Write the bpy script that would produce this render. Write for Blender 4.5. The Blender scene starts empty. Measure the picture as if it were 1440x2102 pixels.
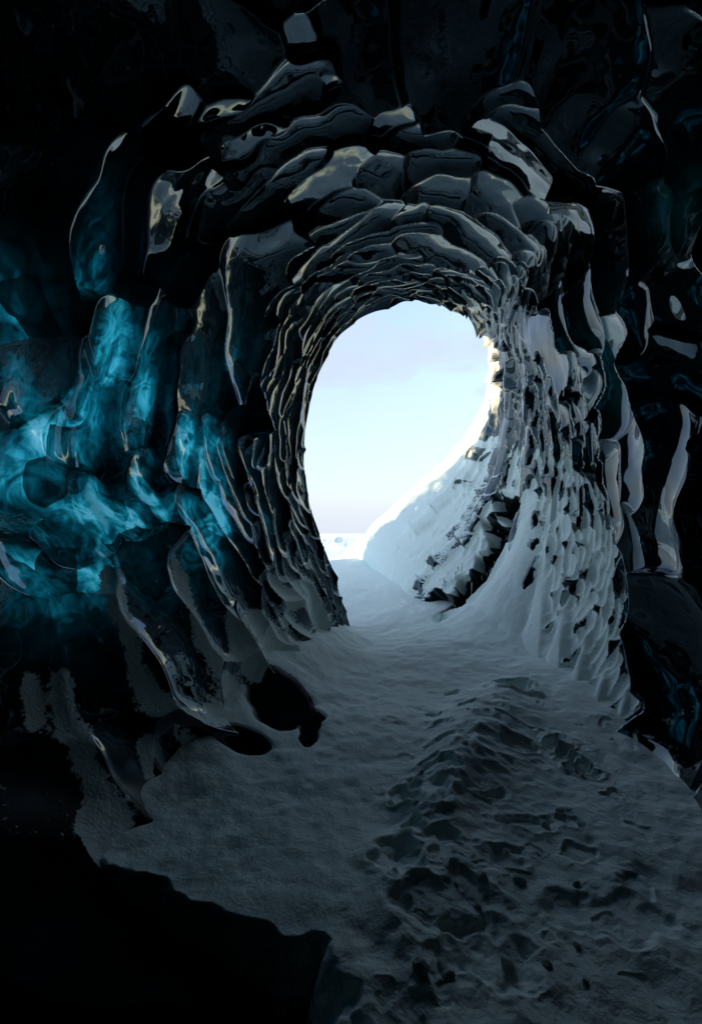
import bpy, math, random
import numpy as np
from mathutils import Vector, Matrix

random.seed(7)
rng = np.random.default_rng(11)
R = math.radians
sc = bpy.context.scene
col = sc.collection

# ------------------------------------------------------------------ camera
H = 1.9                      # eye height above the snow
F = 934.0                    # focal length in photograph pixels (16 mm on a 36 mm tall frame)
CX, CY = 720.0, 1051.0
cam_d = bpy.data.cameras.new('camera')
cam_d.sensor_fit = 'VERTICAL'
cam_d.sensor_height = 36.0
cam_d.sensor_width = 24.66
cam_d.lens = 36.0 * F / 2102.0
cam_d.clip_start = 0.05
cam_d.clip_end = 5000.0
cam = bpy.data.objects.new('camera', cam_d)
cam.location = (0, 0, H)
cam.rotation_euler = (R(90), 0, 0)
col.objects.link(cam)
sc.camera = cam

# ------------------------------------------------------------------ sky and sun
SUN = Vector((0.86, 0.24, 0.38)).normalized()      # towards the sun
world = bpy.data.worlds.new('World')
sc.world = world
world.use_nodes = True
wn, wl = world.node_tree.nodes, world.node_tree.links
wn.clear()
w_out = wn.new('ShaderNodeOutputWorld')
w_bg = wn.new('ShaderNodeBackground')
w_bg.inputs['Strength'].default_value = 0.14
sky = wn.new('ShaderNodeTexSky')
sky.sky_type = 'NISHITA'
sky.sun_disc = False
sky.sun_elevation = math.asin(SUN.z)
sky.sun_rotation = math.atan2(SUN.x, SUN.y)
sky.air_density = 1.0
sky.dust_density = 0.15
sky.ozone_density = 1.5
# thin high cloud
w_tc = wn.new('ShaderNodeTexCoord')
w_map = wn.new('ShaderNodeMapping')
w_map.inputs['Scale'].default_value = (1.0, 1.0, 2.2)
w_noise = wn.new('ShaderNodeTexNoise')
w_noise.inputs['Scale'].default_value = 2.4
w_noise.inputs['Detail'].default_value = 5.0
w_noise.inputs['Roughness'].default_value = 0.55
w_ramp = wn.new('ShaderNodeMapRange')
w_ramp.interpolation_type = 'SMOOTHSTEP'
w_ramp.inputs['From Min'].default_value = 0.40
w_ramp.inputs['From Max'].default_value = 0.68
w_ramp.inputs['To Min'].default_value = 0.15
w_ramp.inputs['To Max'].default_value = 0.95
w_mix = wn.new('ShaderNodeMix')
w_mix.data_type = 'RGBA'
w_mix.inputs[7].default_value = (1.85, 2.12, 2.55, 1)
wl.new(w_tc.outputs['Generated'], w_map.inputs['Vector'])
wl.new(w_map.outputs['Vector'], w_noise.inputs['Vector'])
wl.new(w_noise.outputs['Fac'], w_ramp.inputs['Value'])
w_sep = wn.new('ShaderNodeSeparateXYZ')
wl.new(w_tc.outputs['Generated'], w_sep.inputs[0])
w_low = wn.new('ShaderNodeMapRange')
w_low.inputs['From Min'].default_value = 0.0
w_low.inputs['From Max'].default_value = 0.75
w_low.inputs['To Min'].default_value = 0.92
w_low.inputs['To Max'].default_value = 0.0
wl.new(w_sep.outputs['Z'], w_low.inputs['Value'])
w_max = wn.new('ShaderNodeMath')
w_max.operation = 'MAXIMUM'
wl.new(w_ramp.outputs['Result'], w_max.inputs[0])
wl.new(w_low.outputs['Result'], w_max.inputs[1])
wl.new(w_max.outputs[0], w_mix.inputs[0])
wl.new(sky.outputs['Color'], w_mix.inputs[6])
wl.new(w_mix.outputs[2], w_bg.inputs['Color'])
wl.new(w_bg.outputs['Background'], w_out.inputs['Surface'])

sun_d = bpy.data.lights.new('sun', 'SUN')
sun_d.energy = 2.8
sun_d.angle = R(0.5)
sun_d.color = (1.0, 0.93, 0.80)
sun_o = bpy.data.objects.new('sun', sun_d)
sun_o.rotation_euler = SUN.to_track_quat('Z', 'Y').to_euler()
sun_o.location = (-20, -10, 25)
col.objects.link(sun_o)

# ------------------------------------------------------------------ exposure
sc.view_settings.view_transform = 'Standard'
sc.view_settings.look = 'None'
sc.view_settings.gamma = 1.0
sc.view_settings.use_curve_mapping = False
sc.view_settings.exposure = 1.42
sc.render.engine = 'CYCLES'
sc.cycles.use_denoising = True
sc.cycles.max_bounces = 10
sc.cycles.diffuse_bounces = 5
sc.cycles.glossy_bounces = 5
sc.cycles.transmission_bounces = 4
sc.cycles.sample_clamp_indirect = 6.0
sc.cycles.caustics_reflective = False
sc.cycles.caustics_refractive = False
sc.cycles.blur_glossy = 0.3

# ------------------------------------------------------------------ numeric helpers
def hash3(ix, iy, iz, seed):
    h = (ix * 374761393 + iy * 668265263 + iz * 2147483647 + seed * 974711) & 0xffffffff
    h = ((h ^ (h >> 13)) * 1274126177) & 0xffffffff
    h = ((h ^ (h >> 16)) * 2246822519) & 0xffffffff
    return ((h ^ (h >> 15)) & 0xffff).astype(np.float32) / 32767.5 - 1.0

def vnoise(p, seed=0):
    """smooth value noise in [-1, 1] at points p (N, 3)"""
    f = np.floor(p)
    i = f.astype(np.int64)
    t = (p - f).astype(np.float32)
    t = t * t * t * (t * (t * 6 - 15) + 10)
    out = 0
    for dx in (0, 1):
        wx = t[:, 0] if dx else 1 - t[:, 0]
        for dy in (0, 1):
            wy = t[:, 1] if dy else 1 - t[:, 1]
            for dz in (0, 1):
                wz = t[:, 2] if dz else 1 - t[:, 2]
                out = out + wx * wy * wz * hash3(i[:, 0] + dx, i[:, 1] + dy, i[:, 2] + dz, seed)
    return out

def fbm(p, seed=0, octaves=3, gain=0.5):
    a, s, out = 1.0, 1.0, 0
    for k in range(octaves):
        out = out + a * vnoise(p * s + 17.3 * k, seed + k)
        a *= gain
        s *= 2.03
    return out

def sstep(a, b, x):
    t = np.clip((x - a) / (b - a), 0, 1)
    return t * t * (3 - 2 * t)

def world_at(px, py, d):
    return np.stack([d * (px - CX) / F, d + 0 * px, H + d * (CY - py) / F], -1)

def on_floor(px, py, z=0.0):
    y = F * (H - z) / (py - CY)
    return y * (px - CX) / F, y

# ------------------------------------------------------------------ node helpers
def new_mat(name):
    m = bpy.data.materials.new(name)
    m.use_nodes = True
    nt = m.node_tree
    nt.nodes.clear()
    return m, nt.nodes, nt.links

def math_node(n, l, op, a, b=None, clamp=False):
    k = n.new('ShaderNodeMath')
    k.operation = op
    k.use_clamp = clamp
    for i, v in enumerate((a, b)):
        if v is None:
            continue
        if isinstance(v, (int, float)):
            k.inputs[i].default_value = v
        else:
            l.new(v, k.inputs[i])
    return k.outputs[0]

def noise_node(n, l, vec, scale, detail=4, rough=0.55, dist=0.0):
    k = n.new('ShaderNodeTexNoise')
    k.inputs['Scale'].default_value = scale
    k.inputs['Detail'].default_value = detail
    k.inputs['Roughness'].default_value = rough
    k.inputs['Distortion'].default_value = dist
    l.new(vec, k.inputs['Vector'])
    return k.outputs['Fac']

def range_node(n, l, v, a, b, c=0.0, d=1.0, smooth=True):
    k = n.new('ShaderNodeMapRange')
    k.interpolation_type = 'SMOOTHSTEP' if smooth else 'LINEAR'
    l.new(v, k.inputs['Value'])
    for s, x in zip(('From Min', 'From Max', 'To Min', 'To Max'), (a, b, c, d)):
        k.inputs[s].default_value = x
    return k.outputs['Result']

def map_node(n, l, scale, rot=(0, 0, 0)):
    tc = n.new('ShaderNodeTexCoord')
    mp = n.new('ShaderNodeMapping')
    mp.inputs['Scale'].default_value = scale
    mp.inputs['Rotation'].default_value = rot
    l.new(tc.outputs['Object'], mp.inputs['Vector'])
    return mp.outputs['Vector']

SNOW_COL = (0.80, 0.92, 0.89, 1)

def snow_bsdf(n, l, grain=1.0):
    vec = map_node(n, l, (1, 1, 1))
    g1 = noise_node(n, l, vec, 9.0, 6, 0.6)
    g2 = noise_node(n, l, vec, 55.0, 3, 0.6)
    h = math_node(n, l, 'ADD', g1, math_node(n, l, 'MULTIPLY', g2, 0.22))
    bp = n.new('ShaderNodeBump')
    bp.inputs['Strength'].default_value = 0.75 * grain
    bp.inputs['Distance'].default_value = 0.05
    l.new(h, bp.inputs['Height'])
    b = n.new('ShaderNodeBsdfPrincipled')
    b.inputs['Base Color'].default_value = SNOW_COL
    b.inputs['Roughness'].default_value = 0.75
    b.inputs['Specular IOR Level'].default_value = 0.15
    l.new(bp.outputs['Normal'], b.inputs['Normal'])
    return b, bp

def make_snow():
    m, n, l = new_mat('snow')
    b, bp = snow_bsdf(n, l)
    o = n.new('ShaderNodeOutputMaterial')
    l.new(b.outputs['BSDF'], o.inputs['Surface'])
    return m

def make_ice():
    """clear dark glacier ice, frosted with snow where it looks up, letting light through where it is thin"""
    m, n, l = new_mat('glacier_ice')
    vec = map_node(n, l, (1, 1, 1))
    att = lambda s: (lambda a: (setattr(a, 'attribute_name', s), a.outputs['Fac'])[1])(n.new('ShaderNodeAttribute'))
    thin, bias, upn, no_sheen = att('thin'), att('snow_bias'), att('up'), att('no_sheen')
    # polished ice body
    fine = noise_node(n, l, vec, 3.0, 3, 0.5, 0.4)
    rough = range_node(n, l, noise_node(n, l, vec, 1.7, 4, 0.6), 0.5, 0.8, 0.015, 0.10)
    bp = n.new('ShaderNodeBump')
    bp.inputs['Strength'].default_value = 0.04
    bp.inputs['Distance'].default_value = 0.04
    l.new(fine, bp.inputs['Height'])
    ice = n.new('ShaderNodeBsdfPrincipled')
    murk = noise_node(n, l, map_node(n, l, (1.2, 1.2, 0.6)), 2.0, 6, 0.65, 0.6)
    mk = range_node(n, l, murk, 0.4, 0.75, 0.0, 1.0)
    cm = n.new('ShaderNodeMix')
    cm.data_type = 'RGBA'
    l.new(mk, cm.inputs[0])
    cm.inputs[6].default_value = (0.0016, 0.0046, 0.0052, 1)
    cm.inputs[7].default_value = (0.004, 0.018, 0.020, 1)
    l.new(cm.outputs[2], ice.inputs['Base Color'])
    l.new(math_node(n, l, 'ADD', rough, math_node(n, l, 'MULTIPLY', no_sheen, 0.6)), ice.inputs['Roughness'])
    l.new(math_node(n, l, 'MULTIPLY', math_node(n, l, 'SUBTRACT', 1.0, no_sheen), 0.5), ice.inputs['Specular IOR Level'])
    ice.inputs['IOR'].default_value = 1.68
    ice.inputs['Specular Tint'].default_value = (0.64, 0.86, 1.0, 1)  # bluish cast of the reflections put into the specular colour
    l.new(bp.outputs['Normal'], ice.inputs['Normal'])
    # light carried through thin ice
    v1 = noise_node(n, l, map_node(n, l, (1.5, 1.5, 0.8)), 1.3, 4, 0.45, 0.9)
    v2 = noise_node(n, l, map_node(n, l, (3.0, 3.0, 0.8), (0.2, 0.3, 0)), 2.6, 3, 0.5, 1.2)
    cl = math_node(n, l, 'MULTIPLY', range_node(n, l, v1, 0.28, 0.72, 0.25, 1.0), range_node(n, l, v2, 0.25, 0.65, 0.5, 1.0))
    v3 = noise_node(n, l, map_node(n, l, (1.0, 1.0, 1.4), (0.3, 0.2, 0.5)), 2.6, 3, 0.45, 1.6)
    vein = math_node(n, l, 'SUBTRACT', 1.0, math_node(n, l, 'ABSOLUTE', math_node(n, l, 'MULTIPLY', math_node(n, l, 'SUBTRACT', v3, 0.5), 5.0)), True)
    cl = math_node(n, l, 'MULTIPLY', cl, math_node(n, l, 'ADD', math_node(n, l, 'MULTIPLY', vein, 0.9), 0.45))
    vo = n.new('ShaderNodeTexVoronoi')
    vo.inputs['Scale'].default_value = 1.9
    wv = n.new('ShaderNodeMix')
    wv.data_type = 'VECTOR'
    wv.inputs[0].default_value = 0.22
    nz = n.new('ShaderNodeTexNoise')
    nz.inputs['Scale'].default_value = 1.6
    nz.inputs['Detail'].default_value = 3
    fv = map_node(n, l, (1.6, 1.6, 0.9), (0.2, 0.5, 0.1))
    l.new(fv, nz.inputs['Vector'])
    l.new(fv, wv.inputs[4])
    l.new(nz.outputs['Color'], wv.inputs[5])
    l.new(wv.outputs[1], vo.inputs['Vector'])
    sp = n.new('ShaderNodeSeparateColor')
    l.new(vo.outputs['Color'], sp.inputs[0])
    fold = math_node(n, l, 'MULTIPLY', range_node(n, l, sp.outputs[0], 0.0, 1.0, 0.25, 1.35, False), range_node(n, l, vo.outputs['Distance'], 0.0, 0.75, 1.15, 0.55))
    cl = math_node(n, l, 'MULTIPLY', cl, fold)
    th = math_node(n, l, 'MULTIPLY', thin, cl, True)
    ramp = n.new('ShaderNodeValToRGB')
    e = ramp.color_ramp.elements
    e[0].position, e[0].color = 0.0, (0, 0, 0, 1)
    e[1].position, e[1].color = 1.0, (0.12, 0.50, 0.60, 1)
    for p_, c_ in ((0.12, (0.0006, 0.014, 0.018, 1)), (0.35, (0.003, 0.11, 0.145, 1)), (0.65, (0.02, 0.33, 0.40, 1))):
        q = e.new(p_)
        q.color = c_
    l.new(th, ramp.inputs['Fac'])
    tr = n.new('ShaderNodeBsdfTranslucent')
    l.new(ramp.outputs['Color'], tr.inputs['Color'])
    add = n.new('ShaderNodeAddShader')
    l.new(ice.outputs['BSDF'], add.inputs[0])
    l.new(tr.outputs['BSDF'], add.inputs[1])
    # blown snow sticking to what looks up
    s, sb = snow_bsdf(n, l, 0.6)
    grain = noise_node(n, l, vec, 26.0, 4, 0.7)
    broad = noise_node(n, l, vec, 4.0, 4, 0.6)
    v = math_node(n, l, 'ADD', bias, upn)
    v = math_node(n, l, 'ADD', v, math_node(n, l, 'MULTIPLY', math_node(n, l, 'SUBTRACT', grain, 0.5), 0.95))
    v = math_node(n, l, 'ADD', v, math_node(n, l, 'MULTIPLY', math_node(n, l, 'SUBTRACT', broad, 0.5), 0.6))
    fac = range_node(n, l, v, -0.06, 0.10)
    mx = n.new('ShaderNodeMixShader')
    l.new(fac, mx.inputs[0])
    l.new(add.outputs[0], mx.inputs[1])
    l.new(s.outputs['BSDF'], mx.inputs[2])
    # the crest of the bank is a thin wedge of snow: the low sun behind it shines through
    rim = n.new('ShaderNodeBsdfTranslucent')
    rim.inputs['Color'].default_value = (0.98, 0.86, 0.58, 1)  # gold of the sunlight put into the rim colour
    rm = n.new('ShaderNodeMixShader')
    l.new(att('crest'), rm.inputs[0])
    l.new(mx.outputs[0], rm.inputs[1])
    l.new(rim.outputs[0], rm.inputs[2])
    o = n.new('ShaderNodeOutputMaterial')
    l.new(rm.outputs[0], o.inputs['Surface'])
    return m

SNOW = make_snow()
ICE = make_ice()

# ------------------------------------------------------------------ the shape of the cave
# stations round the tunnel: angle on the near ring, mouth point (photo pixel, depth), optional middle point
ST = [
    (90, (840, 618, 8.0), None),
    (66, (920, 632, 8.6), None),
    (45, (968, 660, 9.4), None),
    (25, (998, 705, 10.5), (1108, 645, 6.4)),
    (8, (1004, 770, 11.5), (1145, 776, 6.5)),
    (-8, (985, 850, 12.3), (1160, 930, 6.5)),
    (-22, (930, 925, 13.0), (1150, 1090, 6.8)),
    (-35, (865, 985, 13.3), (1085, 1235, 7.0)),
    (-48, (800, 1045, 13.6), (985, 1312, 7.2)),
    (-60, (748, 1103, 14.0), (905, 1340, 7.6)),
    (-76, (735, 1235, 13.5), (850, 1420, 7.0)),
    (-95, (745, 1440, 8.5), None),
    (-113, (722, 1345, 7.4), None),
    (-128, (706, 1255, 7.3), None),
    (-145, (676, 1160, 7.4), None),
    (-160, (648, 1080, 7.5), None),
    (-175, (630, 1000, 7.6), None),
    (-190, (624, 920, 7.6), None),
    (-205, (634, 840, 7.7), None),
    (-220, (655, 765, 7.8), None),
    (-236, (695, 690, 7.9), None),
    (-253, (760, 638, 7.9), None),
]
NS = len(ST)
Y_NEAR = 1.6

def near_ring(a):
    k = 1 + 0.30 * max(0.0, math.cos(R(a + 45)) - .5) / .5 if -105 < a < 15 else 1.0
    if -15 < a < 180:                        # the chamber is higher and wider than its mouth
        k = float(np.interp(a, [-15, 0, 25, 60, 100, 140, 180], [1.1, 1.35, 1.62, 1.75, 1.7, 1.35, 1.1]))
    elif a < -179:
        k = float(np.interp(a + 360, [100, 140, 181], [1.7, 1.35, 1.1]))
    a = R(a)
    x = -0.5 + k * 2.55 * math.cos(a)
    z = k * (2.6 if math.sin(a) > 0 else 2.25) * math.sin(a) + 0.1
    return CX + F * x / Y_NEAR, CY - F * z / Y_NEAR

nodes = np.zeros((NS, 3, 3))                # station, (mouth, middle, near), (px, py, 1/d)
for i, (a, m0, mm) in enumerate(ST):
    nx, ny = near_ring(a)
    nodes[i, 0] = (m0[0], m0[1], 1 / m0[2])
    nodes[i, 2] = (nx, ny, 1 / Y_NEAR)
    if mm:
        nodes[i, 1] = (mm[0], mm[1], 1 / mm[2])
    else:
        w = 1 / 4.6
        f = (w - nodes[i, 0, 2]) / (nodes[i, 2, 2] - nodes[i, 0, 2])
        nodes[i, 1] = nodes[i, 0] * (1 - f) + nodes[i, 2] * f

def catmull(P, u):
    """periodic Catmull-Rom through P (N, ...) at parameters u"""
    n = len(P)
    i = np.floor(u).astype(int)
    t = (u - i)
    t = t.reshape(t.shape + (1,) * (P.ndim - 1))
    p0, p1, p2, p3 = P[(i - 1) % n], P[i % n], P[(i + 1) % n], P[(i + 2) % n]
    return 0.5 * (2 * p1 + (p2 - p0) * t + (2 * p0 - 5 * p1 + 4 * p2 - p3) * t ** 2 + (3 * p1 - p0 - 3 * p2 + p3) * t ** 3)

def base_surface(u, tau):
    """u (NU,), tau (NT,) 0 at the mouth, 1 at the near ring -> (NT, NU, 3) points and pixels"""
    C = catmull(nodes, u)                   # NU,3,3
    w0, w1, w2 = C[:, 0, 2], C[:, 1, 2], C[:, 2, 2]
    w = w0[None] + (w2 - w0)[None] * (tau[:, None] ** 1.35)
    out = []
    for c in (0, 1):
        y0, y1, y2 = C[:, 0, c], C[:, 1, c], C[:, 2, c]
        s01, s12 = (y1 - y0) / (w1 - w0), (y2 - y1) / (w2 - w1)
        m1 = np.where(s01 * s12 > 0, 2 * s01 * s12 / (s01 + s12 + 1e-9), 0)
        def herm(wa, wb, ya, yb, ma, mb):
            h = (wb - wa)[None]
            t = (w - wa[None]) / h
            return ((2 * t ** 3 - 3 * t ** 2 + 1) * ya[None] + (t ** 3 - 2 * t ** 2 + t) * h * ma[None]
                    + (-2 * t ** 3 + 3 * t ** 2) * yb[None] + (t ** 3 - t ** 2) * h * mb[None])
        out.append(np.where(w < w1[None], herm(w0, w1, y0, y1, 1.5 * s01 - 0.5 * m1, m1), herm(w1, w2, y1, y2, m1, 1.5 * s12 - 0.5 * m1)))
    px, py = out
    d = 1 / w
    return np.stack([d * (px - CX) / F, d, H + d * (CY - py) / F], -1), px, py

NU, NT = 1320, 720
us = np.arange(NU) / NU * NS
taus = np.linspace(0, 1, NT)
B, PX, PY = base_surface(us, taus)

def grid_normals(P):
    du = np.roll(P, -1, 1) - np.roll(P, 1, 1)
    dt = np.gradient(P, axis=0)
    nrm = np.cross(du, dt)
    return nrm / (np.linalg.norm(nrm, axis=-1, keepdims=True) + 1e-12)

N0 = grid_normals(B)
axis_pt = np.stack([0.12 * B[..., 1], B[..., 1], H + 0.2 * B[..., 1]], -1)
if np.mean(np.sum(N0 * (axis_pt - B), -1)) < 0:
    N0 = -N0                                 # N0 looks into the cave

# a coarse copy, to find the wall point behind a place in the photograph
cB, cPX, cPY = B[::3, ::3].reshape(-1, 3), PX[::3, ::3].ravel(), PY[::3, ::3].ravel()
cUU = np.broadcast_to(us[None, ::3], PX[::3, ::3].shape).ravel()
cT = (np.roll(B, -1, 1) - np.roll(B, 1, 1))[::3, ::3].reshape(-1, 3)
cT /= np.linalg.norm(cT, axis=1, keepdims=True) + 1e-9      # direction round the tunnel
def wall_point(x, y):
    return cB[np.argmin((cPX - x) ** 2 + (cPY - y) ** 2)]

# ------------------------------------------------------------------ scallops: hollows melted into the ice
# hand-placed hollows: a segment (x1, y1, x2, y2), its half width r in metres, its depth
SEG = []
AIM = {}
def seg(x1, y1, x2, y2, r, depth=0.30, aim=0):
    if aim:
        AIM[len(SEG)] = aim
        depth *= .16 if aim == 1 else .6
    a, b = wall_point(x1, y1), wall_point(x2, y2)
    SEG.append((a, b, r * 1.1, depth * (0.62 if max(y1, y2) < 620 else 0.8)))
# left wall, upper half
seg(60, 380, 80, 560, .42, .3); seg(195, 330, 200, 520, .42, .35, 1); seg(360, 360, 370, 520, .40, .4, 1)
seg(310, 250, 350, 230, .30, .35, 1); seg(460, 205, 440, 250, .30, .35, 1); seg(515, 260, 505, 300, .28, .35, 1)
seg(510, 560, 500, 720, .62, .35); seg(430, 640, 420, 800, .4, .25)
seg(320, 660, 300, 860, .30, .45, 1); seg(240, 640, 250, 760, .26, .4, 1); seg(150, 850, 210, 830, .40, .4, 1)
seg(60, 740, 110, 800, .38, .3); seg(20, 960, 160, 1000, .40, .4); seg(130, 1060, 130, 1120, .25, .3, 1)
seg(210, 980, 205, 1100, .18, .45, 1); seg(250, 990, 265, 1080, .2, .4, 1); seg(330, 940, 330, 1030, .2, .45, 1)
seg(400, 880, 395, 960, .2, .4, 1); seg(60, 1180, 190, 1190, .26, .35)
seg(60, 120, 90, 220, .6, .2); seg(220, 90, 260, 150, .55, .2); seg(420, 60, 440, 110, .45, .2)
seg(30, 640, 20, 560, .4, .3)
# left wall, lower half: long hollows sweeping down to the snow
seg(400, 1080, 470, 1230, .30, .4); seg(280, 1180, 380, 1390, .42, .4); seg(360, 1180, 440, 1330, .28, .35)
seg(160, 1260, 200, 1440, .5, .35); seg(60, 1300, 90, 1480, .5, .3); seg(470, 1420, 520, 1520, .30, .4)
seg(540, 1330, 600, 1400, .26, .4); seg(560, 1460, 610, 1490, .26, .4); seg(330, 1560, 420, 1640, .28, .4)
seg(230, 1520, 300, 1640, .3, .35); seg(60, 1620, 160, 1760, .6, .3); seg(480, 1240, 520, 1310, .2, .4)
seg(590, 1250, 630, 1290, .17, .4); seg(560, 1180, 590, 1210, .17, .4); seg(640, 1310, 660, 1340, .14, .4)
# vault
seg(612, 36, 622, 56, .12, .35, 1); seg(655, 130, 672, 150, .13, .35, 1); seg(700, 320, 640, 400, .32, .4, 1)
seg(790, 215, 830, 210, .24, .4, 1); seg(800, 330, 770, 350, .2, .4); seg(850, 265, 920, 270, .2, .4)
seg(850, 330, 960, 335, .2, .4); seg(860, 385, 950, 390, .2, .4); seg(1030, 190, 1080, 210, .28, .4)
seg(1010, 300, 1080, 360, .34, .3, 1); seg(1000, 390, 1040, 420, .26, .35); seg(900, 440, 1010, 520, .24, .4)
seg(830, 500, 960, 540, .22, .4); seg(760, 430, 700, 500, .26, .4); seg(820, 430, 860, 420, .2, .35)
seg(900, 60, 1000, 90, .6, .2, -1); seg(1150, 80, 1250, 160, .6, .2, -1); seg(760, 80, 770, 140, .45, .2, -1)
# right wall, upper half
seg(1180, 400, 1200, 520, .32, .4, 1); seg(1260, 420, 1265, 560, .26, .4); seg(1310, 420, 1370, 560, .34, .4)
seg(1080, 530, 1120, 600, .24, .4); seg(1100, 660, 1160, 770, .34, .4, 1); seg(1210, 600, 1230, 680, .22, .4)
seg(1160, 610, 1200, 720, .2, .4); seg(1270, 700, 1290, 860, .3, .35); seg(1390, 420, 1410, 470, .3, .4)
seg(1370, 720, 1430, 800, .42, .4, -1); seg(1340, 620, 1350, 700, .26, .35); seg(1400, 900, 1390, 1100, .4, .5)
seg(1310, 900, 1330, 1020, .24, .4); seg(1270, 960, 1290, 1080, .22, .4); seg(1330, 1100, 1310, 1260, .24, .4)
seg(1400, 1250, 1390, 1500, .4, .5, -1); seg(1290, 1290, 1280, 1420, .16, .4); seg(1360, 560, 1420, 640, .3, .3, -1)
seg(1340, 1560, 1380, 1700, .4, .3); seg(1400, 150, 1420, 300, .6, .2, -1); seg(1300, 250, 1320, 330, .45, .25, -1)
n_hand = len(SEG)
hand_a = np.array([s[0] for s in SEG]); hand_b = np.array([s[1] for s in SEG]); hand_r = np.array([s[2] for s in SEG])

def seg_dist(p, a, b):
    ab = b - a
    L = np.sum(ab * ab, -1) + 1e-9
    t = np.clip(np.sum((p[:, None] - a[None]) * ab[None], -1) / L[None], 0, 1)
    q = a[None] + t[..., None] * ab[None]
    return np.linalg.norm(p[:, None] - q, axis=-1)

# small hollows fill what the big ones leave, closer together towards the mouth and on the right wall
def cell_radius(p, x, y):
    d = p[1]
    r = 0.30 - 0.028 * max(d - 2.5, 0)
    if x > 930 and y > 600:                  # right wall: fine scales
        r = 0.15
        if y > 830:
            r = 0.125
    return max(r, 0.12)
cand = rng.permutation(np.nonzero((cPX > -150) & (cPX < 1600) & (cPY > -150) & (cPY < 1900))[0])[:26000]
pts, rad = np.zeros((0, 3)), np.zeros(0)
fill = []
for c in cand:
    p, x, y = cB[c], cPX[c], cPY[c]
    r = cell_radius(p, x, y)
    if len(pts) and np.min(np.linalg.norm(pts - p, axis=1) / (r + rad)) < 0.80:
        continue
    dh = seg_dist(p[None], hand_a, hand_b)[0]
    if np.min(dh - hand_r) < r * 0.55:
        continue
    pts = np.vstack([pts, p]); rad = np.append(rad, r)
    # scales run along the wall, a little longer than they are wide
    k = rng.uniform(1.0, 2.6) * r if x > 950 and y > 700 else (rng.uniform(.6, 1.9) * r if x < 720 and y > 880 else rng.uniform(1.2, 5.0) * r)
    tang = cT[c] + rng.normal(size=3) * .16
    fill.append((p - tang * k, p + tang * k, r * rng.uniform(.6, 1.0), (rng.uniform(.14, .33) if not (x < 720 and y > 880) else rng.uniform(.22, .40)) if not (x > 950 and y > 800) else rng.uniform(.35, .62)))
SEG += fill
SA = np.array([s[0] for s in SEG], np.float32); SB = np.array([s[1] for s in SEG], np.float32)
SR = np.array([s[2] for s in SEG], np.float32); SD = np.array([s[3] for s in SEG], np.float32)
# reflections put into the shape
SG = np.zeros_like(SA)
SC_ = (SA + SB) / 2
# most hollows lean: a long face turned back into the dark cave and a short lip towards the light
cAx = -np.gradient(B, axis=0)[::3, ::3].reshape(-1, 3)
cAx /= np.linalg.norm(cAx, axis=1, keepdims=True) + 1e-9      # direction along the wall, towards the mouth
for i_ in range(len(SEG)):
    q_ = np.argmin(np.sum((cB - SC_[i_]) ** 2, 1))
    if cPY[q_] > 800 and cPX[q_] > 930:
        lean = rng.uniform(0, .12)
    else:
        lean = rng.uniform(-.06, .12) if cPX[q_] < 640 else rng.uniform(.07, .33)
    if i_ < n_hand:
        lean *= .5
    SG[i_] = cAx[q_] * lean
cN = N0[::3, ::3].reshape(-1, 3)
for i_, a_ in AIM.items():
    c0 = SC_[i_].astype(float)
    nn_ = cN[np.argmin(np.sum((cB - c0) ** 2, 1))]
    v_ = np.array([0, 0, H]) - c0
    t_ = np.array((([1.8, 12.0, H + 2.6] if c0[2] < 4.9 else [0.8, 8.2, H + 1.9]) if c0[0] < 1.0 else [0.5, 12.0, H + 3.0]) if a_ > 0 else [-1.5, 3.0, 0.3]) - c0
    h_ = v_ / np.linalg.norm(v_) + t_ / np.linalg.norm(t_)
    h_ /= np.linalg.norm(h_)
    g_ = nn_ - h_ / max(h_ @ nn_, .3)
    L_ = np.linalg.norm(g_)
    SG[i_] = g_ * min(1, (.9 if a_ > 0 else .35) / L_)
    print('aim', i_, a_, c0.round(2), round(float(L_), 2), nn_.round(2), h_.round(2))
print('hollows', n_hand, len(SEG))

# how strongly the wall is scalloped at each place, and how snowy, and how thin
def blobs(items):
    out = np.zeros(PX.shape, np.float32)
    for x, y, rx, ry, w in items:
        out += w * np.exp(-((PX - x) / rx) ** 2 - ((PY - y) / ry) ** 2).astype(np.float32)
    return out
# smooth snow face of the bank beyond the scales
line_bank = (PX - 1000) * 0.70 + (PY - 900) * 0.36          # grows towards the scales
bank = sstep(40, -25, line_bank + 22 + 16 * np.sin(PX * .045 + PY * .03) + 10 * np.sin(PY * .11 - PX * .02)) * sstep(820, 900, PY) * sstep(640, 700, PX) * (B[..., 1] > 8.0)
amp = 1.0 - 0.96 * bank
def px_poly(poly):
    """signed distance in the picture to a line (positive on its right hand side, looking down) and the place along it"""
    best = np.full(PX.shape, 1e9)
    sgn = np.zeros(PX.shape)
    for (x1, y1), (x2, y2) in zip(poly[:-1], poly[1:]):
        dx, dy = x2 - x1, y2 - y1
        t = np.clip(((PX - x1) * dx + (PY - y1) * dy) / (dx * dx + dy * dy), 0, 1)
        dd = np.hypot(PX - x1 - t * dx, PY - y1 - t * dy)
        c = (PX - x1) * dy - (PY - y1) * dx
        sgn = np.where(dd < best, np.sign(c), sgn)
        best = np.minimum(best, dd)
    return best * sgn
# the foot of the right wall, drowned in smooth snow
sd_foot = px_poly([(1078, 1000), (1068, 1130), (1085, 1230), (1125, 1310), (1170, 1400), (1215, 1450), (1245, 1560), (1290, 1700)])
drown = sstep(45, -25, sd_foot + 40 * np.sin(PX * .13 + PY * .02)) * sstep(985, 1030, PY) * sstep(9.5, 8.8, B[..., 1]) * sstep(850, 900, PX)
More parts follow.
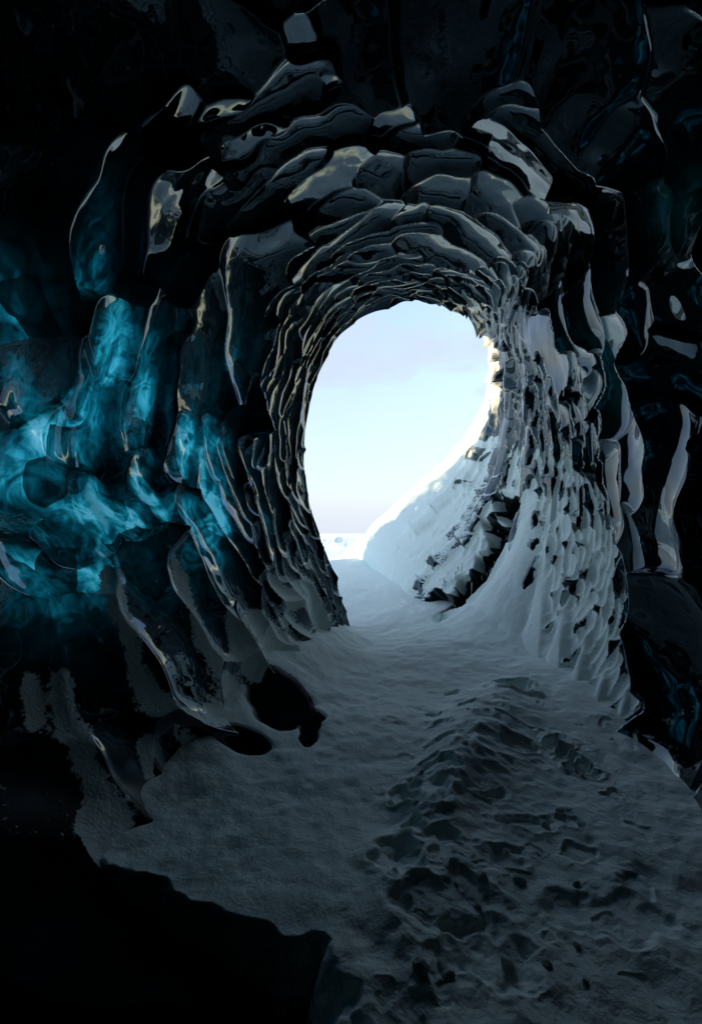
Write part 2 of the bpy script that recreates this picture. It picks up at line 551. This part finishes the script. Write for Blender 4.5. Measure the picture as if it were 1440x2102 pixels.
# the hollow behind the crest of the snow ramp
sd_crest = px_poly([(1085, 985), (1066, 1040), (1045, 1110), (1000, 1195), (950, 1245), (885, 1275)])
hollow = sstep(0, -14, sd_crest) * sstep(-48, -34, sd_crest + 14 * np.sin(PX * .09) * np.cos(PY * .07)) * sstep(860, 900, PX) * sstep(1010, 1060, PY + .2 * (1060 - PX)) * sstep(1300, 1270, PY)
drown = drown * (1 - sstep(4, -6, sd_crest) * (PX < 1080))
amp = amp * (1 - 0.93 * drown)

flat = B.reshape(-1, 3).astype(np.float32)
warp = np.stack([fbm(flat * 1.7, 3, 2), fbm(flat * 1.7, 23, 2), fbm(flat * 1.7, 43, 2)], -1).reshape(B.shape) * 0.10
Q = (B + warp).astype(np.float32)
disp = np.zeros(PX.shape, np.float32)
F1 = np.zeros(PX.shape, np.float32)
cell = np.zeros(PX.shape, np.int32)
BS = 36
KC = 14
for i0 in range(0, NT, BS):
    for j0 in range(0, NU, BS):
        q = Q[i0:i0 + BS, j0:j0 + BS]
        sh = q.shape[:2]
        q = q.reshape(-1, 3)
        c = q.mean(0, keepdims=True)
        half = np.max(np.linalg.norm(q - c, axis=1))
        lo = (seg_dist(c, SA, SB)[0] - half * 0.7) / SR
        pick = np.argsort(lo)[:KC]
        fd = seg_dist(q, SA[pick], SB[pick]) / SR[pick][None]
        f1 = fd.min(1, keepdims=True)
        wgt = np.exp(-24.0 * (fd - f1))
        wgt /= wgt.sum(1, keepdims=True)
        ff = np.minimum(fd, 1.5)
        hgt = np.sum(wgt * (SD[pick] * SR[pick])[None] * (ff ** 2) + wgt * np.einsum('pkc,kc->pk', q[:, None] - SC_[pick][None], SG[pick]), 1)
        disp[i0:i0 + BS, j0:j0 + BS] = hgt.reshape(sh)
        F1[i0:i0 + BS, j0:j0 + BS] = np.minimum(f1, 1.3).reshape(sh)
        cell[i0:i0 + BS, j0:j0 + BS] = pick[np.argmin(fd, 1)].reshape(sh)
broad = fbm(flat * 0.5, 71, 2).reshape(PX.shape) * 0.12
ripple = fbm(flat * 4.5, 91, 2).reshape(PX.shape) * 0.004
edge_fade = sstep(0.0, 0.02, taus)[:, None]
near_fade = sstep(1.0, 0.9, taus)[:, None]
total = disp * amp * near_fade + broad * sstep(0, 0.25, taus)[:, None] * (1 - bank) + ripple * (1 - bank)
total = total + 0.04 * fbm(flat * np.array([3.2, 3.2, 2.0]), 95, 2).reshape(PX.shape) * np.exp(-((PX - 130) / 320) ** 2 - ((PY - 950) / 260) ** 2)
# the alcove of blue ice in the left wall, with a ledge under it
alc = np.exp(-((PX - 120) / 260) ** 2 - ((PY - 960) / 170) ** 2)
total = total - 0.55 * alc
total = total * (1 - .8 * drown) - 0.55 * hollow
P = B + N0 * total[..., None]
NV = grid_normals(P)
if np.mean(np.sum(NV * N0, -1)) < 0:
    NV = -NV

def streak(poly, wd, w):
    best = np.full(PX.shape, 1e9)
    for (x1, y1), (x2, y2) in zip(poly[:-1], poly[1:]):
        dx, dy = x2 - x1, y2 - y1
        t = np.clip(((PX - x1) * dx + (PY - y1) * dy) / (dx * dx + dy * dy), 0, 1)
        best = np.minimum(best, np.hypot(PX - x1 - t * dx, PY - y1 - t * dy))
    return w * np.exp(-(best / wd) ** 2)
snow_bias = -0.95 + blobs([
    (610, 1470, 75, 60, -2.6), (360, 1620, 60, 70, -1.2), (470, 1642, 60, 24, -1.0), (490, 1535, 70, 22, -1.0),
    (560, 1330, 150, 170, .25), (640, 1240, 90, 130, .42), (470, 1500, 140, 100, .35),
])
hollow_snow = np.clip(blobs([(1140, 1120, 120, 250, 1.25), (1020, 1020, 90, 140, 1.15), (1215, 1330, 55, 190, .8), (950, 1170, 75, 80, 1.0)]), 0, 1)
snow_bias = snow_bias + hollow_snow * (1.75 + .35 * (PX < 1050) - 1.55 * sstep(.72, 1.05, F1 + .12 * fbm(flat * 5.0, 201, 2).reshape(PX.shape)))
for poly, wd, w in (
        ([(222, 1160), (226, 1280), (258, 1400), (300, 1480), (370, 1535)], 24, .72),
        ([(118, 1400), (130, 1500), (170, 1600), (235, 1690)], 27, .62),
        ([(285, 1540), (300, 1600), (350, 1650), (410, 1675)], 20, .9),
        ([(340, 1130), (400, 1330), (460, 1410), (500, 1490), (570, 1545)], 20, .75),
        ([(455, 1270), (480, 1330), (520, 1350)], 16, .8), ([(520, 1270), (560, 1330), (612, 1340)], 20, .8),
        ([(490, 1370), (530, 1400), (612, 1415)], 20, .8), ([(556, 1180), (595, 1235)], 16, .7),
        ([(620, 1200), (655, 1285)], 18, .7), ([(56, 1395), (70, 1480)], 24, .7),
        ([(905, 1262), (970, 1225), (1025, 1150), (1062, 1050)], 20, -1.2), ([(1345, 1090), (1320, 1240), (1285, 1380)], 16, .6), ([(1400, 1420), (1350, 1470)], 16, .5)):
    snow_bias = snow_bias + streak(poly, wd, w)
snow_bias = snow_bias - 1.5 * sstep(1720, 1850, PY) + streak([(385, 1910), (445, 1900)], 40, 2.7) + streak([(480, 1870), (505, 1850)], 18, 2.7) + streak([(190, 1700), (235, 1820), (300, 1895), (420, 1880), (500, 1835), (600, 1800)], 30, 2.4)
snow_bias = snow_bias + 3.0 * bank + 3.0 * drown - 3.0 * hollow
snow_bias = snow_bias - 2.0 * sstep(980, 800, PY) * (1 - bank)
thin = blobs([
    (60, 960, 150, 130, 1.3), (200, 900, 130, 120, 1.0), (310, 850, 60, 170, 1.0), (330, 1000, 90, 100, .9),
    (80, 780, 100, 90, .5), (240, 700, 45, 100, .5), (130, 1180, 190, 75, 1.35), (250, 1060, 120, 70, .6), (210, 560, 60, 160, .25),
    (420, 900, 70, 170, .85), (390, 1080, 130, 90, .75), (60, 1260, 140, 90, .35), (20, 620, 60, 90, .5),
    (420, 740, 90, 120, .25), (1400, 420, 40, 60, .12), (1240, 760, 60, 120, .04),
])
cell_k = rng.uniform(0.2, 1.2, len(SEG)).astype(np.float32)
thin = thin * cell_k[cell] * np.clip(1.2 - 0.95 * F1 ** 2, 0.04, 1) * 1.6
up = NV[..., 2] * np.where((PX > 930) & (PY > 700), .9, 1.0)

# ------------------------------------------------------------------ the mesh pieces of the cave
def mesh_obj(name, verts, faces, mat, normals=None, attrs=None, parent=None):
    me = bpy.data.meshes.new(name)
    nf = len(faces)
    k = faces.shape[1]
    me.vertices.add(len(verts))
    me.vertices.foreach_set('co', np.ascontiguousarray(verts, np.float32).ravel())
    me.loops.add(nf * k)
    me.loops.foreach_set('vertex_index', np.ascontiguousarray(faces, np.int32).ravel())
    me.polygons.add(nf)
    me.polygons.foreach_set('loop_start', np.arange(0, nf * k, k, dtype=np.int32))
    me.update(calc_edges=True)
    me.polygons.foreach_set('use_smooth', np.ones(nf, bool))
    for a, v in (attrs or {}).items():
        at = me.attributes.new(a, 'FLOAT', 'POINT')
        at.data.foreach_set('value', np.ascontiguousarray(v, np.float32))
    if normals is not None:
        me.normals_split_custom_set_from_vertices(np.ascontiguousarray(normals, np.float32))
    me.materials.append(mat)
    o = bpy.data.objects.new(name, me)
    col.objects.link(o)
    if parent is not None:
        o.parent = parent
    return o

def tag(o, label=None, cat=None, group=None, kind=None):
    if label: o['label'] = label
    if cat: o['category'] = cat
    if group: o['group'] = group
    if kind: o['kind'] = kind
    return o

def empty(name, loc=(0, 0, 0)):
    o = bpy.data.objects.new(name, None)
    o.location = loc
    o.empty_display_size = 0.2
    col.objects.link(o)
    return o

idx = np.arange(NT * NU).reshape(NT, NU)
f00, f01 = idx[:-1], np.roll(idx, -1, 1)[:-1]
f10, f11 = idx[1:], np.roll(idx, -1, 1)[1:]
quads = np.stack([f00, f10, f11, f01], -1).reshape(-1, 4)
q0 = quads[:, 0]
pf, uf = P.reshape(-1, 3), np.broadcast_to(us[None], PX.shape).ravel()
# face winding so that the geometric normal looks into the cave
a_, b_, c_ = pf[quads[:, 0]], pf[quads[:, 1]], pf[quads[:, 2]]
if np.mean(np.sum(np.cross(b_ - a_, c_ - a_) * N0.reshape(-1, 3)[q0], -1)) < 0:
    quads = quads[:, ::-1].copy()
    q0 = quads[:, 0]
keep = pf[q0][:, 2] > -1.3
quads, q0 = quads[keep], q0[keep]
fu, fpx, fpy, fd_ = uf[q0], PX.ravel()[q0], PY.ravel()[q0], B[..., 1].ravel()[q0]
fcell = cell.ravel()[q0]
fbank = bank.ravel()[q0]

region = np.full(len(quads), 0)                 # 0 vault
region[(fu > 2.4) & (fu < 11.5)] = 1            # right wall
region[(fu >= 11.5) & (fu < 20.6)] = 2          # left wall
region[fbank > 0.5] = 3                         # snow bank
# one hollow belongs to one wall only
for c in np.unique(fcell):
    s = (fcell == c) & (region != 3)
    if s.any():
        region[s] = np.bincount(region[s], minlength=4)[:3].argmax()

u2 = us[None] + 0 * PX
crest_w = np.interp(us, [2.6, 3.2, 4.2, 5.0, 7.0, 9.2, 9.8], [0, .05, .06, .045, .024, .014, 0])[None] + 1e-6
tw = taus[:, None] * (1 + 0.35 * fbm(flat * 2.2, 171, 3).reshape(PX.shape))
crest = 0.85 * sstep(1.25, .45, tw / crest_w) * (crest_w > 1e-4)
no_sheen = sstep(1500, 1750, PY) * sstep(900, 600, PX)  # reflections taken off the lower left ice so that it stays dark
# a hollow cut in two by a ridge is two hollows
G_ = np.full((NT - 1) * NU, -1, np.int64)
G_[np.nonzero(keep)[0]] = fcell * 4 + region
G_ = G_.reshape(NT - 1, NU)
lab_ = np.arange(G_.size).reshape(G_.shape)
same_t = G_[1:] == G_[:-1]
same_u = G_ == np.roll(G_, -1, 1)
for it in range(400):
    old = lab_
    lab_ = lab_.copy()
    m_ = np.minimum(lab_[1:], lab_[:-1])
    lab_[1:] = np.where(same_t, m_, lab_[1:]); lab_[:-1] = np.where(same_t, np.minimum(lab_[:-1], lab_[1:]), lab_[:-1])
    nx_ = np.roll(lab_, -1, 1)
    lab_ = np.where(same_u, np.minimum(lab_, nx_), lab_)
    pv_ = np.roll(lab_, 1, 1)
    lab_ = np.where(np.roll(same_u, 1, 1), np.minimum(lab_, pv_), lab_)
    lab_ = lab_.ravel()[lab_]
    if np.array_equal(lab_, old):
        break
comp = lab_.ravel()[np.nonzero(keep)[0]]
attr_all = {'no_sheen': no_sheen.ravel(), 'crest': crest.ravel(), 'snow_bias': snow_bias.ravel(), 'thin': thin.ravel(), 'up': up.ravel()}
nv = NV.reshape(-1, 3)
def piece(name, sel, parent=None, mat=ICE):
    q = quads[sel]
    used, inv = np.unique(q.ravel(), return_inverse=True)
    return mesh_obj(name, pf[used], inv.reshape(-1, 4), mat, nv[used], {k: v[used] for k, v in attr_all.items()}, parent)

roots = {}
for rid, (nm, lab, cat) in enumerate((
        ('ice_ceiling', 'black polished ice ceiling arching over the cave mouth, its hollows mirroring pale sky', 'ice ceiling'),
        ('ice_wall', 'right hand ice wall of fine upright scales dusted with snow, above the snow ramp', 'ice wall'),
        ('ice_wall', 'left ice wall with glowing turquoise ice and long dark hollows', 'ice wall'))):
    e = empty(nm)
    tag(e, lab, cat, kind='thing')
    roots[rid] = e
    cells_here, cnt = np.unique(comp[region == rid], return_counts=True)
    sizes = list(zip(cnt.tolist(), cells_here.tolist()))
    sizes.sort(reverse=True)
    shown = [s_ for s_ in sizes[:299] if s_[0] > 60]
    for n_, c in shown:
        piece('scallop', (region == rid) & (comp == c), e)
    rest = [c for n_, c in sizes[len(shown):]]
    if rest:
        o = piece('small_scallops', (region == rid) & np.isin(comp, rest), e)
        o['kind'] = 'stuff'
bank_o = piece('snow_bank', region == 3)
tag(bank_o, 'smooth pale snow bank slanting down across the bottom of the cave mouth', 'snow bank')

# the cave behind the camera: the same ring carried back and closed
nb = 220
ub = np.arange(nb) / nb * NS
ring, _, _ = base_surface(ub, np.array([1.0]))
ring = ring[0]
rows = []
for k, (yy, s) in enumerate(((1.75, 1.035), (0.5, 1.06), (-1.0, 1.1), (-2.5, 1.05), (-4.0, .85), (-5.0, .5), (-5.4, .02))):
    r_ = ring.copy()
    c = np.array([-0.5, 0, H + 0.1])
    r_[:, 0] = c[0] + (r_[:, 0] - c[0]) * s
    r_[:, 2] = c[2] + (r_[:, 2] - c[2]) * s
    r_[:, 1] = yy
    rows.append(r_)
bk = np.array(rows)
bi = np.arange(len(rows) * nb).reshape(len(rows), nb)
bq = np.stack([bi[:-1], bi[1:], np.roll(bi, -1, 1)[1:], np.roll(bi, -1, 1)[:-1]], -1).reshape(-1, 4)
nn = len(rows) * nb
z_ = np.zeros(nn)
o = mesh_obj('rear_wall', bk.reshape(-1, 3), bq, ICE, None, {'snow_bias': z_ - 5, 'thin': z_, 'up': z_, 'no_sheen': z_}, roots[0])

# ------------------------------------------------------------------ the glacier front round the mouth
# a lip that rounds off outwards and carries on as the face of the glacier
mouth_c = np.array([1.3, 8.5, H + 1.3])
NF = 440
uf_ = np.arange(NF) / NF * NS
lip, _, _ = base_surface(uf_, np.array([0.0]))
lip = lip[0]
lipP = P[0][np.round(np.arange(NF) / NF * NU).astype(int) % NU]
rows = [lipP]
outw = lip - mouth_c
outw[:, 1] = 0
outw /= np.linalg.norm(outw, axis=1, keepdims=True)
jag = fbm(lip * 3.0, 5, 3)[:, None]
# ice side (stations 12..22 and 0..3) / snow ridge side (4..11)
ridge = (sstep(3.2, 4.6, uf_) * sstep(11.6, 10.4, uf_))[:, None]
for k, (fo, fy) in enumerate(((.05, .10), (.16, .20), (.34, .28), (.6, .33), (1.0, .36))):
    ice_side = lipP + outw * fo + np.array([0, 1, 0]) * fy + outw * jag * .03
    ridge_side = lipP + outw * jag * .02 + np.array([0.1, 0.25, -0.02]) * fo * .3
    rows.append(ice_side * (1 - ridge) + ridge_side * ridge)
fr = np.array(rows)
fi = np.arange(len(rows) * NF).reshape(len(rows), NF)
fq = np.stack([fi[:-1], np.roll(fi, -1, 1)[:-1], np.roll(fi, -1, 1)[1:], fi[1:]], -1).reshape(-1, 4)
nn = len(rows) * NF
rb = np.broadcast_to(ridge[None, :, 0], (len(rows), NF)).ravel()
front = mesh_obj('glacier_lip', fr.reshape(-1, 3), fq, ICE, None, {'snow_bias': -1.2 + 4 * rb, 'thin': np.zeros(nn), 'up': np.zeros(nn), 'no_sheen': np.zeros(nn)}, roots[0])

# ------------------------------------------------------------------ snow floor
NY, NX = 600, 640
w_ = np.linspace(1 / 24.0, 1 / 1.45, NY)
yy = 1 / w_
pxs = np.linspace(-140, 1580, NX)
FY, FPX = np.meshgrid(yy, pxs, indexing='ij')
FX = FY * (FPX - CX) / F
p3 = np.stack([FX, FY, np.zeros_like(FX)], -1).reshape(-1, 3)
def n2(scale, seed, oc=3, gain=.5):
    return fbm(p3 * np.array(scale), seed, oc, gain).reshape(FX.shape)
Z = 0.0 * FX
Z += 0.072 * np.maximum(FY - 8.0, 0) * sstep(8, 11, FY)
Z -= sstep(18.5, 24, FY) * 1.2
Z += 0.05 * n2(.8, 101, 2) + 0.012 * n2(4.0, 105, 2)
Z += (0.12 * n2(1.3, 107, 4) + .05 * n2(2.6, 109, 3)) * sstep(14, 18, FY)
Z += 0.007 * n2(9.0, 113, 2)
# ramp piled against the right wall, ending in a sharp crest above a hollow
rx = np.array([1.0, 1.50, 2.14, 2.58, 2.90, 3.08, 3.3, 6])
rz = np.array([0.0, 0.03, .30, .80, 1.30, 1.75, 1.95, 2.1])
prof = np.interp(FX, rx, rz)
k5 = np.ones(9) / 9
Rf = sstep(5.9, 7.9, FY)
xs_shift = FX - 0.10 * np.maximum(8 - FY, 0)
prof = np.interp(xs_shift, rx, rz)
crest_y = np.interp(FX, [1.2, 1.46, 2.06, 2.48, 2.95, 3.3], [7.6, 7.75, 8.0, 8.1, 8.25, 8.4])
Z += prof * Rf * (1 - sstep(0, .3, FY - crest_y))
crest_y = np.interp(FX, [1.2, 1.46, 2.06, 2.48, 2.95, 3.3], [7.6, 7.75, 8.0, 8.1, 8.25, 8.4])
drop = sstep(0, .30, FY - crest_y) * sstep(0, .2, FX - np.interp(FY, [7.6, 8.2, 9.0, 10.0], [1.38, 1.45, 1.95, 3.2]))
Z -= drop * (1.0 + prof)
# trampled mound
ridge_px = [(1010, 1425), (985, 1520), (905, 1650), (850, 1790), (760, 1940), (640, 2110)]
rp = np.array([on_floor(x, y) for x, y in ridge_px])
def poly_dist(poly):
    best = np.full(FX.shape, 1e9)
    for (x1, y1), (x2, y2) in zip(poly[:-1], poly[1:]):
        dx, dy = x2 - x1, y2 - y1
        t = np.clip(((FX - x1) * dx + (FY - y1) * dy) / (dx * dx + dy * dy + 1e-9), 0, 1)
        best = np.minimum(best, np.hypot(FX - x1 - t * dx, FY - y1 - t * dy))
    return best
dr = poly_dist(rp)
Z += 0.10 * np.exp(-(dr / .25) ** 2) * (1 + .5 * n2(3.0, 111, 3))
# where people have walked
tr_l = np.interp(FY, [1.5, 2.2, 3.0, 3.6, 4.8, 5.6], [-.2, .1, .25, .55, .9, 1.3])
tram = sstep(0, .25, FX - tr_l) * sstep(5.4, 4.3, FY) * sstep(-.05, .35, np.interp(FY, [1.5, 3, 4.8, 5.6], [3.0, 2.3, 1.9, 1.6]) - FX)
lump = n2(6.0, 121, 4, .5)
tram = tram * (.35 + .65 * np.exp(-(dr / .5) ** 2))
Z += tram * (0.010 * lump + 0.014 * n2(2.2, 131, 3) + .05)
WX, WY = 0.05 * n2(9.0, 161, 3), 0.05 * n2(9.0, 165, 3)
def dent(px, py, rx_, ry_, depth, rot=0.0, sharp=2.0):
    x, y = on_floor(px, py)
    c, s = math.cos(rot), math.sin(rot)
    u = ((FX + WX - x) * c + (FY + WY - y) * s) / rx_
    v = (-(FX + WX - x) * s + (FY + WY - y) * c) / ry_
    rr = (np.abs(u) ** sharp + np.abs(v) ** sharp) ** (1 / sharp)
    global Z
    depth = depth * .36
    Z = Z - depth * sstep(1.15, .75, rr) + 0.25 * depth * np.exp(-((rr - 1.25) / .2) ** 2)
dent(1055, 1412, .19, .17, .42, 0.1, 6)                                  # square hole
for x, y, a, b, d_ in ((885, 1465, .10, .05, .05), (950, 1462, .09, .05, .06), (930, 1415, .12, .04, .05), (900, 1500, .10, .08, .07),
                       (870, 1650, .16, .16, .14), (900, 1610, .14, .10, .12), (820, 1650, .08, .10, .10), (1050, 1500, .14, .09, .10),
                       (1060, 1545, .10, .10, .08), (1200, 1585, .12, .10, .12), (1095, 1505, .06, .05, .06), (1110, 1450, .05, .05, .05),
                       (900, 1540, .12, .07, .08), (880, 1590, .08, .06, .07), (1070, 1700, .16, .07, .07), (1010, 1650, .12, .05, .06),
                       (850, 1720, .09, .08, .08), (910, 1740, .08, .06, .06), (800, 1790, .14, .14, .10), (1040, 1780, .10, .07, .06),
                       (1170, 1700, .10, .05, .05), (1260, 1640, .05, .05, .05), (1190, 1760, .10, .06, .05), (920, 1880, .24, .16, .07),
                       (1000, 1960, .2, .14, .07), (1250, 1900, .3, .14, .06)):
    dent(x, y, a, b, d_, rng.uniform(-.4, .4))
Z += tram * (.006 * n2(16.0, 181, 3) - 0.014 * np.abs(n2(7.0, 185, 3)))
for x, y in ((1140, 1530), (1160, 1550), (1180, 1570)):
    dent(x, y, .05, .14, .16, -.75)
for k in range(34):
    px_, py_ = rng.uniform(780, 1330), rng.uniform(1440, 2050)
    x, y = on_floor(px_, py_)
    s_ = rng.uniform(.03, .09)
    dent(px_, py_, s_, s_ * rng.uniform(.5, 1), s_ * .38, rng.uniform(-1, 1))
# the snow thins out to the left and near the feet
bx = np.interp(FY, [1.4, 1.75, 1.95, 2.15, 2.35, 2.75, 3.2, 9], [-.05, .02, -.15, -.62, -1.15, -1.9, -3, -5])
edge_n = 0.10 * n2(3.0, 141, 3)
edge_n += 0.18 * n2(1.1, 147, 2)
edge_n += 0.07 * n2(7.0, 149, 3)
Z -= 0.6 * sstep(-.05, .36, bx - FX + edge_n)
# drifts climbing the foot of the left wall
foot = np.interp(FY, [2.2, 2.75, 3.3, 3.95, 4.6, 5.7, 7.3], [-1.9, -1.5, -1.25, -.75, -.5, -.2, -.05])
Z += 0.30 * sstep(.55, -.5, FX - foot + .15 * n2(1.5, 151, 2)) * sstep(2.3, 3.0, FY) * sstep(8.0, 7.0, FY)
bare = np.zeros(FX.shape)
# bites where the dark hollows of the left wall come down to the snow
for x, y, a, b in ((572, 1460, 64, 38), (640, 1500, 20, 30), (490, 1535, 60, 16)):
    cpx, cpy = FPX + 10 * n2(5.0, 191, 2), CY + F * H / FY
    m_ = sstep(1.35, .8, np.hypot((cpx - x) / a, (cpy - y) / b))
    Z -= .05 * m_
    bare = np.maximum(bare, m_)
fp = np.stack([FX, FY, Z], -1)
ii = np.arange(NY * NX).reshape(NY, NX)
fq = np.stack([ii[:-1, :-1], ii[:-1, 1:], ii[1:, 1:], ii[1:, :-1]], -1).reshape(-1, 4)
a_ = fp.reshape(-1, 3)
if np.mean(np.cross(a_[fq[:, 1]] - a_[fq[:, 0]], a_[fq[:, 2]] - a_[fq[:, 0]])[:, 2]) < 0:
    fq = fq[:, ::-1].copy()
Zs = np.gradient(Z, axis=1) / np.gradient(FX, axis=1)
thinning = sstep(.16, -.02, bx - FX + edge_n)               # full snow away from the ragged left edge
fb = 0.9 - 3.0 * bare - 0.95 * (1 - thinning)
zf = np.zeros(FX.size)
SPX, SPY = FPX, CY + F * (H - Z) / FY
for x, y, a, b in ((410, 1915, 48, 34), (492, 1860, 20, 22), (350, 1895, 12, 18)):
    fb = fb + 1.6 * np.exp(-(((SPX - x) / a) ** 2 + ((SPY - y) / b) ** 2) ** 2)
floor = mesh_obj('snow_floor', a_, fq, ICE, None, {'snow_bias': fb.ravel(), 'thin': zf, 'up': zf, 'crest': zf, 'no_sheen': .3 + .7 * np.minimum(1, 1.3 * bare.ravel() + 1.2 * (1 - thinning.ravel()))})  # bare and thinned places lose their reflections to stay dark
tag(floor, kind='structure')

# the snow field outside, out to the horizon
rr = np.array([0, 14, 30, 80, 250, 900, 3000.0])
an = np.linspace(0, 2 * math.pi, 73)[:-1]
sv = np.array([(r_ * math.cos(a), 10 + r_ * math.sin(a), -1.2 - 0.047 * r_) for r_ in rr[1:] for a in an])
si = np.arange(6 * 72).reshape(6, 72)
sq = np.stack([si[:-1], np.roll(si, -1, 1)[:-1], np.roll(si, -1, 1)[1:], si[1:]], -1).reshape(-1, 4)[:, ::-1]
field = mesh_obj('snow_field', sv, sq, SNOW)
tag(field, kind='structure')

# ------------------------------------------------------------------ icicles in the dark hollow beside the snow ramp
import bmesh
def icicle_mesh(k):
    bm = bmesh.new()
    rings, seg_n = 7, 7
    prev = None
    r0 = random.uniform(.016, .026)
    for i in range(rings):
        t = i / (rings - 1)
        r_ = r0 * (1 - t) ** .8 * (1 + .18 * math.sin(9 * t + k)) + .001
        ring_ = [bm.verts.new((r_ * math.cos(a) + .01 * math.sin(3 * t + k), r_ * math.sin(a), -t)) for a in [2 * math.pi * j / seg_n for j in range(seg_n)]]
        if prev:
            for j in range(seg_n):
                bm.faces.new((prev[j], prev[(j + 1) % seg_n], ring_[(j + 1) % seg_n], ring_[j]))
        prev = ring_
    bm.faces.new(prev)
    me = bpy.data.meshes.new('icicle')
    bm.to_mesh(me)
    bm.free()
    for p_ in me.polygons:
        p_.use_smooth = True
    me.materials.append(SNOW)
    return me
ice_me = [icicle_mesh(k) for k in range(4)]
surfP = P[::3, ::3].reshape(-1, 3)
surfN = N0[::3, ::3].reshape(-1, 3)
for k in range(26):
    f = np.clip((k + rng.uniform(-1.1, 1.1)) / 25, 0, 1)
    x = np.interp(f, [0, .35, .7, 1], [1052, 1022, 975, 925])
    y = np.interp(f, [0, .35, .7, 1], [1062, 1112, 1165, 1208]) + rng.uniform(-8, 4)
    q = np.argmin((cPX - x) ** 2 + (cPY - y) ** 2)
    p = surfP[q] + surfN[q] * 0.24
    o = bpy.data.objects.new('icicle', ice_me[k % 4])
    o.location = p
    o.rotation_euler = (rng.uniform(-.06, .06), rng.uniform(-.05, .12), rng.uniform(0, 6))
    o.scale = (rng.uniform(.5, 1.0), rng.uniform(.5, 1.0), rng.choice([.12, .2, .3, .42]) * rng.uniform(.7, 1.1))
    col.objects.link(o)
    tag(o, 'thin frosted icicle hanging in the dark hollow between snow bank and ramp', 'icicle', 'icicles in the dark hollow')

# ------------------------------------------------------------------ broken clumps of snow along the track
def clump_mesh(k):
    bm = bmesh.new()
    bmesh.ops.create_icosphere(bm, subdivisions=3, radius=1.0)
    v = np.array([w.co[:] for w in bm.verts])
    d_ = 1 + .34 * fbm(v * 1.3, 300 + k, 3) + .10 * fbm(v * 4.0, 320 + k, 2)
    v = v * d_[:, None] * np.array([1, .8, .62])
    for w, c in zip(bm.verts, v):
        w.co = c
    me = bpy.data.meshes.new('snow_clump')
    bm.to_mesh(me)
    bm.free()
    for p_ in me.polygons:
        p_.use_smooth = True
    me.materials.append(SNOW)
    return me
cl_me = [clump_mesh(k) for k in range(6)]
n_c = 0
while n_c < 24:
    px_, py_ = rng.uniform(760, 1330), rng.uniform(1430, 2060)
    lx = np.interp(py_, [1430, 1640, 1800, 2060], [960, 820, 760, 680])
    hx = np.interp(py_, [1430, 1640, 1800, 2060], [1120, 1240, 1340, 1440])
    if not lx < px_ < hx:
        continue
    x, y = on_floor(px_, py_)
    i_ = int(np.argmin(np.abs(yy - y)))
    j_ = int(np.argmin(np.abs(FX[i_] - x)))
    s_ = rng.uniform(.012, .032) * (1.0 if py_ > 1550 else .8)
    o = bpy.data.objects.new('snow_clump', cl_me[n_c % 6])
    o.location = (x, y, Z[i_, j_] + s_ * .25)
    o.rotation_euler = (rng.uniform(-.4, .4), rng.uniform(-.4, .4), rng.uniform(0, 6.28))
    o.scale = (s_, s_, s_)
    col.objects.link(o)
    tag(o, 'small broken clump of snow lying on the trampled track', 'snow clump', 'snow clumps along the trampled track')
    n_c += 1
